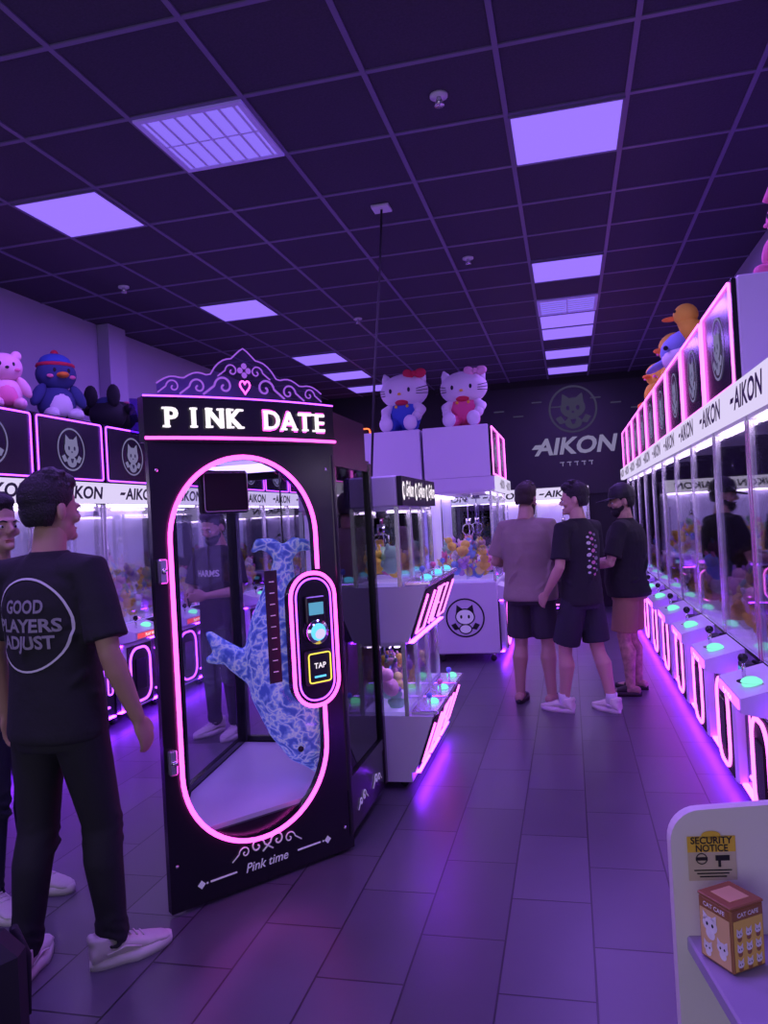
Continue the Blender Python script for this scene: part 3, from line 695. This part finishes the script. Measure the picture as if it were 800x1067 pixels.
# ------------------------------------------------------------ people
def person(name,loc,phi,h=1.75,girth=1.,skin=(.45,.27,.2),shirt=(.012,.012,.015),bottom=(.012,.012,.016),shorts=False,hair=(.008,.007,.008),shoe=(.6,.55,.52),sole=(.7,.66,.62),
           headyaw=0,headpitch=0,beard=False,cap=False,armR=None,armL=None,stance=.11,step=0.,lean=0.,footyaw=(.15,-.15),slides=False,hand_n=((-1,0,0),(1,0,0)),printer=None,tattoo=False,socks=None,phone=False):
    ms=mat('skin',skin,.55,noise=(.85 if tattoo else .05),nscale=(24 if tattoo else 8));ms_face=mat('skin_face',skin,.5,noise=.08,nscale=30)
    mt=mat('tshirt',shirt,.85,noise=.1,nscale=12,bump=.4,bdist=.02);mp=mat('trousers',bottom,.8,noise=.1,nscale=10,bump=.3,bdist=.02);mh=mat('hair',hair,.55,bump=.9,nscale=140)
    mo=mat('shoe',shoe,.6,noise=.12,nscale=30);mso=mat('sole',sole,.6);me_=mat('eye_white',(.7,.7,.7),.3);mk=mat('pupil',(.02,.012,.01),.2);mlip=mat('lip',tuple(c*f for c,f in zip(skin,(.9,.6,.6))),.5)
    out=MB();g=girth
    Lx=lambda z:lean*max(0,z-.9)
    def J(p):return Vector((p[0],p[1]+Lx(p[2]),p[2]))
    sR=Vector((.185*(.7+.3*g),Lx(1.42),1.415));sL=Vector((-sR.x,sR.y,sR.z))
    aR=armR or [(.25*(.6+.4*g),-.03,1.14),(.27*(.6+.4*g),.03,.90)]
    aL=armL or [(-.25*(.6+.4*g),-.03,1.14),(-.27*(.6+.4*g),.03,.90)]
    legs=[]
    for s,yo in((1,step/2),(-1,-step/2)):
        hip=Vector((s*.09,0,.90));ank=Vector((s*stance,yo,.085));kn=(hip+ank)/2+Vector((s*.0,.035,.01));legs.append((hip,kn,ank,s))
    b=MB()
    b.tube([J((0,-.005,1.40)),J((0,.0,1.50)),J((0,.012,1.58))],[.075,.058*(.7+.3*g),.055*(.7+.3*g)],ms,n=16)
    for s,S,a in((1,sR,aR),(-1,sL,aL)):
        e=Vector(a[0]);w=Vector(a[1]);k=.85+.15*g
        P=[S,S.lerp(e,.35),S.lerp(e,.75),e,e.lerp(w,.25),e.lerp(w,.6),w]
        b.tube(P,[.052*k,.049*k,.041*k,.038*k,.041*k,.034*k,.026],ms,n=14);b.ell(e,.038*k,ms);b.ell(w,.026,ms)
        f=(w-e).normalized();nn=Vector(hand_n[0 if s>0 else 1]);nn=(nn-f*nn.dot(f)).normalized();lat=f.cross(nn)
        Rm=Matrix((( lat.x,nn.x,f.x,0),(lat.y,nn.y,f.y,0),(lat.z,nn.z,f.z,0),(0,0,0,1)))
        b.ell(w+f*.045,(.040,.015,.052),ms,rot=Rm);b.ell(w+f*.02,(.030,.018,.035),ms,rot=Rm)
        fwd=Vector((0,1,0));ts=1 if lat.dot(fwd+Vector((0,0,.3)))>0 else -1
        for q,(off,ln) in enumerate(((.030,.066),(.010,.076),(-.010,.071),(-.029,.055))):
            p=w+f*.082+lat*(off*ts);d=f.copy();pts=[p-f*.02,p]
            for seg,bend in((.45,.25),(.32,.45),(.23,.4)):
                d=(d+nn*math.tan(bend)).normalized();p=p+d*(ln*seg);pts.append(p)
            b.tube(pts,[.0095,.0095,.009,.0085,.0065],ms,n=8)
        p=w+f*.022+lat*(ts*.025);d=(f*.75+lat*ts*.6+nn*.25).normalized();b.tube([p,p+d*.03,p+d*.045+f*.012,p+d*.05+f*.034],[.014,.0125,.011,.008],ms,n=8)
        if phone and s>0:
            out.box((0,0,0),(.075,.009,.15),'black',Matrix.Translation(w+f*.09+nn*.024)@Rm,bev=.004)
    if shorts:
        for hip,kn,ank,s in legs:
            k=.85+.15*g;c=Vector((0,-.018,0))
            b.tube([hip,hip.lerp(kn,.6),kn,kn.lerp(ank,.15),kn.lerp(ank,.33)+c,kn.lerp(ank,.6)+c*.7,ank,ank-Vector((0,0,.05))],[.08*k,.068*k,.054*k,.052*k,.062*k,.047*k,.037*k,.036*k],ms,n=16)
            b.ell(kn+Vector((0,.02,0)),(.045*k,.04*k,.05),ms)
            if socks:
                out.tube([ank+Vector((0,0,-.05)),ank+Vector((0,0,.03)),ank+Vector((0,0,.06))],[.046*k,.044*k,.045*k],socks,n=14)
    V,F=b.remesh(.0085,3)
    out.add(V,F,ms,sm=True)
    b=MB()
    b.ell((0,-.008,.075),(.078,.098,.088),ms);b.ell((0,.022,.035),(.066,.078,.075),ms);b.ell((0,.045,-.03),(.048,.050,.045),ms);b.ell((0,.02,-.01),(.060,.06,.06),ms)
    b.ell((0,.088,.060),(.050,.016,.012),ms)
    b.tube([(0,.094,.055),(0,.108,.030),(0,.117,.014)],[.008,.011,.014],ms,n=10)
    for s in(-1,1):
        b.ell((s*.010,.105,.010),(.009,.009,.007),ms);b.ell((s*.080,-.010,.030),(.011,.020,.032),ms,rot=Matrix.Rotation(s*.25,4,'Z'));b.ell((s*.045,.070,.012),(.02,.02,.018),ms)
    b.ell((0,.090,-.050),(.022,.02,.018),ms)
    b.tube([(0,-.01,-.14),(0,.0,-.05),(0,0,.0)],[.056*(.7+.3*g),.055,.05],ms,n=14)
    V,F=b.remesh(.006,3);hb=MB();hb.add(V,F,ms_face,sm=True)
    for s in(-1,1):
        hb.ell((s*.031,.086,.036),(.013,.009,.008),me_,nu=10,nv=6);hb.ell((s*.031,.0935,.036),(.006,.003,.006),mk,nu=8,nv=6)
        hb.tube([(s*.014,.101,.056),(s*.032,.100,.061),(s*.050,.088,.055)],[.003,.004,.002],mh,n=6)
    hb.ell((0,.093,-.022),(.024,.008,.005),mlip);hb.ell((0,.092,-.031),(.020,.008,.006),mlip)
    b=MB()
    b.ell((0,-.020,.088),(.086,.103,.090),mh);b.ell((0,-.040,.040),(.080,.070,.080),mh)
    b.ell((0,.030,.145),(.066,.062,.040),mh)
    if not cap:
        rs=random.Random(5)
        for k in range(60):
            t=rs.uniform(0,2*PI);q=rs.uniform(0,1)**.6;x=.072*q*math.cos(t);y=-.01+.085*q*math.sin(t);z=.100+.088*math.sqrt(max(0,1-q*q*.95))
            dx=rs.uniform(-.018,.018);b.tube([(x*.9,y*.9,z-.02),(x+dx*.5,y+.010,z+.006),(x+dx,y+.022,z+.008)],[.013,.009,.004],mh,n=6)
    V,F=b.remesh(.0055,1)
    kp=[]
    for f in F:
        c=sum((V[i] for i in f),Vector())/len(f)
        if (c.y>.050 and c.z<.098) or (c.z<.045 and c.y>.0) or (c.z<.028 and c.y>-.03 ) or c.z<-.020:continue
        kp.append(f)
    hb.add(V,kp,mh,sm=True)
    if beard:
        b=MB();b.ell((0,.056,-.045),(.058,.056,.050),mh);b.ell((0,.030,-.015),(.072,.055,.048),mh)
        V,F=b.remesh(.007,2);kp=[f for f in F if (sum((V[i] for i in f),Vector())/len(f)).z<-.012+.5*max(0,.05-(sum((V[i] for i in f),Vector())/len(f)).y)]
        hb.add(V,kp,mh,sm=True);hb.tube([(-.03,.092,-.022),(0,.104,-.010),(.03,.092,-.022)],[.004,.006,.004],mh,n=6)
    if cap:
        mc=mat('cap',(.010,.010,.014),.6)
        b=MB();b.ell((0,-.006,.090),(.098,.116,.112),mc)
        V,F=b.remesh(.008,1);kp=[f for f in F if (sum((V[i] for i in f),Vector())/len(f)).z>.070];hb.add(V,kp,mc,sm=True);hb.ell((0,-.006,.201),.009,mc)
        W=[];n=14
        for i in range(n+1):
            a=-1.25+2.5*i/n;W+=[(.092*math.sin(a),.088*math.cos(a),.083),(.090*math.sin(a),.092+.125*math.cos(a)**.6,.066)]
        W2=[(x,y,z-.007) for x,y,z in W];o=len(W)
        hb.add(W+W2,[(2*i,2*i+1,2*i+3,2*i+2) for i in range(n)]+[(o+2*i,o+2*i+2,o+2*i+3,o+2*i+1) for i in range(n)]+[(2*i+1,o+2*i+1,o+2*i+3,2*i+3) for i in range(n)],mc,sm=True)
    hc=J((0,.012,1.60))
    out.merge(hb,Matrix.Translation(hc)@Matrix.Rotation(headyaw,4,'Z')@Matrix.Rotation(headpitch,4,'X'))
    b=MB()
    rings=[(.83,.178,.134),(.86,.184,.138),(.95,.178,.132),(1.08,.168,.124),(1.20,.174,.125),(1.30,.184,.127),(1.38,.180,.113),(1.43,.150,.092),(1.47,.095,.074),(1.495,.066,.064)]
    bel=max(0,g-1)
    R=[]
    for z,rx,ry in rings:
        k=1 if z>1.44 else g
        R.append((0,Lx(z)+(.10*bel if .9<z<1.2 else 0),z,rx*k,ry*k*(1+.25*bel)))
    b.loft(R,mt,n=28)
    for s,S,a in((1,sR,aR),(-1,sL,aL)):
        e=Vector(a[0]);k=.82+.18*g
        inn=Vector((s*.10,S.y,1.405))
        b.tube([inn,S+Vector((s*-.01,0,0)),S.lerp(e,.35),S.lerp(e,.62),S.lerp(e,.82)],[.085,.070*k,.067*k,.069*k,.075*k],mt,n=18)
    for k in range(18):
        a=random.uniform(0,2*PI);z=random.uniform(.88,1.25);rx,ry=.172*g,.125*g
        p=Vector((rx*math.cos(a),Lx(z)+ry*math.sin(a),z));q=Vector((rx*math.cos(a+.45),Lx(z)+ry*math.sin(a+.45),z+random.uniform(-.08,.15)))
        b.tube([p,(p+q)*.5,q],[.006,.017,.006],mt,n=6)
    V,F=b.remesh(.009,3);out.add(V,F,mt,sm=True)
    bvh=BVHTree.FromPolygons(V,F)
    b=MB();kk=.85+.15*g
    b.loft([(0,0,.80,.155*g,.115*g),(0,0,.88,.168*g,.124*g),(0,0,.97,.160*g,.118*g),(0,0,1.00,.150*g,.11*g)],mp,n=24)
    for hip,kn,ank,s in legs:
        hx=hip+Vector((s*.0,0,-.02))
        if shorts:
            b.tube([hx,hx.lerp(kn,.4),hx.lerp(kn,.92)],[.098*kk,.104*kk,.106*kk],mp,n=18)
        else:
            b.tube([hx,hx.lerp(kn,.4),kn,kn.lerp(ank,.3)+Vector((0,-.012,0)),kn.lerp(ank,.7),ank+Vector((0,0,.02))],[.098*kk,.088*kk,.070*kk,.069*kk,.057*kk,.050],mp,n=18)
            for q in range(7):
                z=q>2;c=kn.lerp(ank,.66+.055*q) if z else kn+Vector((0,-.0,.05*q-.08))
                rr=(.053 if z else .068)*kk;b.tube([c+Vector((rr*math.cos(t),rr*math.sin(t),.018*math.sin(t*2+q))) for t in [2*PI*i/10 for i in range(10)]],.009,mp,n=6,closed=True)
    V,F=b.remesh(.009,5);out.add(V,F,mp,sm=True)
    SC=Matrix.Scale(1.06,4)
    for (hip,kn,ank,s),fy in zip(legs,footyaw):
        T=Matrix.Translation((ank.x,ank.y-.005,0))@Matrix.Rotation(-fy*1.0,4,'Z')@SC
        secs=[(-.075,.030,.075),(-.060,.038,.095),(-.01,.040,.105),(.05,.044,.085),(.10,.050,.066),(.15,.048,.052),(.185,.038,.042),(.20,.022,.034)]
        V=[];n=12
        for y,w,hh in secs:
            for i in range(n):
                a=2*PI*i/n;V.append((w*math.cos(a),y,.02+(hh-.02)*(.5+.5*math.sin(a)) if math.sin(a)>-.6 else .02))
        Fs=[]
        for j in range(len(secs)-1):
            for i in range(n):k=(i+1)%n;Fs.append((j*n+i,j*n+k,(j+1)*n+k,(j+1)*n+i))
        Fs.append(tuple(reversed(range(n))));Fs.append(tuple((len(secs)-1)*n+i for i in range(n)))
        bb=MB();bb.add(V,Fs,mo)
        if not slides:bb.tube([(0,-.035,.06),(0,-.03,.105)],[.044,.042],mo,n=14);bb.ell((0,-.068,.10),(.028,.016,.02),mo)
        V,F=bb.remesh(.008,3)
        if slides:
            out.add([Vector((v.x*.88,v.y*.95,.02+(v.z-.02)*.75)) for v in V],F,ms,T,True)
            mid=[f for f in F if .03<(sum((V[i] for i in f),Vector())/len(f)).y<.11 and (sum((V[i] for i in f),Vector())/len(f)).z>.025]
            out.add([Vector((v.x*.98,v.y,.02+(v.z-.02)*.9)) for v in V],mid,mo,T,True)
        else:
            out.add(V,F,mo,T,True)
            for q in range(4):out.tube([(-.022,.035+.022*q,.093-.009*q),(.022,.035+.022*q,.093-.009*q)],.0035,mso,T,5)
            for sd in(-1,1):out.tube([(sd*.040,-.03,.05),(sd*.047,.03,.062),(sd*.052,.08,.045)],.004,mso,T,5)
        so=[];n=24
        for i in range(n):
            t=2*PI*i/n;y=.065+.143*math.sin(t);w=.044+(.010 if y>.06 else -.002);so.append((w*math.cos(t)*1.0,y))
        k=len(so);V=[(x,y,0) for x,y in so]+[(x*1.05,y*1.01,.016) for x,y in so]+[(x*.98,y,.034) for x,y in so]
        out.add(V,[tuple(reversed(range(k))),tuple(range(2*k,3*k))]+[(a+i,a+(i+1)%k,a+k+(i+1)%k,a+k+i) for a in(0,k) for i in range(k)],mso if not slides else mo,T,True)
    if printer:printer(out,bvh,Lx)
    out.obj(name,TR(loc[0],loc[1],0,phi)@Matrix.Scale(h/1.76,4))
def project(out,bvh,V,F,m,back=True,off=.004):
    d=Vector((0,1,0)) if back else Vector((0,-1,0));W=[]
    for x,z in V:
        o=Vector((x,-1 if back else 1,z));hit=bvh.ray_cast(o,d)
        p=hit[0] if hit[0] is not None else Vector((x,0,z));W.append(p-d*off)
    out.add(W,F,m)
def print_back(out,bvh,Lx):
    m='printg';n=48;cx,cz,r=.0,1.245,.160
    V=[];F=[]
    for i in range(n):
        a=2*PI*i/n
        for rr in(r-.004,r+.003):V.append((cx+rr*math.cos(a),cz+rr*math.sin(a)))
    for i in range(n):j=(i+1)%n;F.append((2*i,2*i+1,2*j+1,2*j))
    project(out,bvh,V,F,m)
    for t,z,w in(('GOOD',1.31,.16),('PLAYERS',1.245,.27),('ADJUST',1.18,.22)):
        TV,TF=text_mesh(t,.03,0);W=max(v.x for v in TV)-min(v.x for v in TV)
        project(out,bvh,[(v.x*w/W,z+v.y*.062) for v in TV],TF,'printd',off=.006)
M_['printg']=mat('shirt_print',(.55,.53,.58),.7,emis=(.3,.28,.4),es=.12)
M_['printd']=mat('shirt_print_grey',(.22,.20,.26),.7,emis=(.16,.14,.22),es=.12)
def print_front(out,bvh,Lx):
    TV,TF=text_mesh('HARMS',.03,0);W=max(v.x for v in TV)-min(v.x for v in TV)
    project(out,bvh,[(-v.x*.22/W,1.28+v.y*.07) for v in TV],TF,'printg',back=False)
def print_graphic(out,bvh,Lx):
    for q in range(22):
        x=.045*math.sin(q*2.1);z=1.38-.015*q;n=7;r=.018+.008*math.sin(q*3)
        project(out,bvh,[(x+r*math.cos(2*PI*i/n+q),z+.6*r*math.sin(2*PI*i/n+q)) for i in range(n)],[tuple(range(n))],'printp' if q%3==0 else ('printd' if q%3==1 else 'printg'))
M_['printp']=mat('shirt_print_pink',(.6,.2,.4),.7)
sock=mat('sock_white',(.7,.68,.7),.9)
person('man',(-1.83,2.40),-.12,1.77,1.04,skin=(.46,.27,.20),headyaw=-.20,headpitch=-.05,stance=.125,step=.16,armR=[(.262,-.02,1.13),(.292,.07,.89)],printer=print_back,footyaw=(.55,-.45))
person('man',(-.34,6.30),-.25,1.77,1.22,skin=(.48,.30,.23),shirt=(.30,.24,.20),bottom=(.035,.03,.04),shorts=True,hair=(.03,.018,.012),headyaw=-.1,headpitch=-.25,beard=True,shoe=(.015,.015,.02),sole=(.03,.03,.03),slides=True,
       armR=[(.27,.02,1.14),(.18,.22,1.12)],armL=[(-.28,.0,1.14),(-.20,.22,1.10)],stance=.13,phone=True)
person('man',(.06,6.02),.85,1.74,1.02,skin=(.52,.32,.24),bottom=(.02,.02,.03),shorts=True,headyaw=.60,headpitch=-.10,armL=[(-.25,-.02,1.14),(-.24,.14,.93)],armR=[(.24,.05,1.14),(.12,.26,1.16)],stance=.12,step=-.26,printer=print_graphic,socks=sock,shoe=(.75,.70,.62),phone=True)
person('man',(.45,6.66),1.25,1.71,1.25,skin=(.46,.28,.21),bottom=(.32,.19,.11),shorts=True,cap=True,beard=True,headpitch=-.12,headyaw=.40,shoe=(.02,.015,.015),slides=True,tattoo=True,armL=[(-.28,.07,1.13),(-.20,.32,1.10)],armR=[(.26,.05,1.13),(.10,.28,1.12)],stance=.13)
person('man',(-2.60,5.32),2.85,1.68,1.0,skin=(.50,.31,.23),shirt=(.03,.028,.035),headpitch=-.35,armR=[(.25,.04,1.14),(.10,.24,1.10)],armL=[(-.25,.04,1.14),(-.10,.24,1.12)],beard=True,printer=print_front,bottom=(.03,.03,.04),phone=True)
person('man',(-2.42,2.82),-1.75,1.73,1.05,skin=(.48,.30,.22),shirt=(.02,.02,.03),bottom=(.012,.014,.03),headyaw=-.1)
mb=MB();mb.box((0,0,.20),(.30,.18,.38),'blackm',bev=.06);mb.box((0,-.10,.15),(.22,.06,.20),'blackm',bev=.025)
mb.tube([(-.05,0,.38),(-.04,0,.43),(.04,0,.43),(.05,0,.38)],.01,'blackm',n=8);mb.tube([(-.09,-.131,.24),(.09,-.131,.24)],.004,'silver',n=6)
for s in(-1,1):mb.tube([(s*.09,.09,.36),(s*.11,.13,.25),(s*.11,.11,.08)],.014,'blackm',n=8)
mb.obj('backpack',TR(-1.79,1.90,.0,.3))
# ------------------------------------------------------------ lights
def area(name,loc,sz,p,col,rot=(0,0,0)):
    l=bpy.data.lights.new(name,'AREA');l.shape='RECTANGLE';l.size,l.size_y=sz;l.energy=p;l.color=col
    o=bpy.data.objects.new(name,l);scene.collection.objects.link(o);o.location=loc;o.rotation_euler=rot;return o
for(i,j) in[(0,0),(0,4),(0,7),(0,10),(-5,0),(-5,4),(-5,8),(-3,-1),(0,-4),(-5,-4),(-3,-5)]:
    area('panel_lamp',(-.204+.61*(i+.5),4.05+.61*(j+.5),ZC-.04),(.55,.55),27,(.36,.16,1))
area('storefront_daylight',(-1.4,YF+.08,1.5),(4.4,2.2),28,(.82,.76,1),(PI/2,0,0))
w=bpy.data.worlds.new('w');scene.world=w;w.use_nodes=True;w.node_tree.nodes['Background'].inputs[0].default_value=(.05,.03,.12,1);w.node_tree.nodes['Background'].inputs[1].default_value=.3
# ------------------------------------------------------------ camera
cd=bpy.data.cameras.new('camera');cd.sensor_fit='HORIZONTAL';cd.sensor_width=36;cd.lens=36*796.14/800;cd.clip_start=.05
cam=bpy.data.objects.new('camera',cd);scene.collection.objects.link(cam)
y,p,r=.237,.0097,.0555
f=Vector((-math.sin(y)*math.cos(p),math.cos(y)*math.cos(p),math.sin(p)));r0=Vector((math.cos(y),math.sin(y),0));d0=f.cross(r0)
if d0.z>0:d0=-d0
R=r0*math.cos(r)+d0*math.sin(r);D=-r0*math.sin(r)+d0*math.cos(r);U=-D
cam.matrix_world=Matrix(((R.x,U.x,-f.x,0),(R.y,U.y,-f.y,0),(R.z,U.z,-f.z,1.55),(0,0,0,1)))
scene.camera=cam
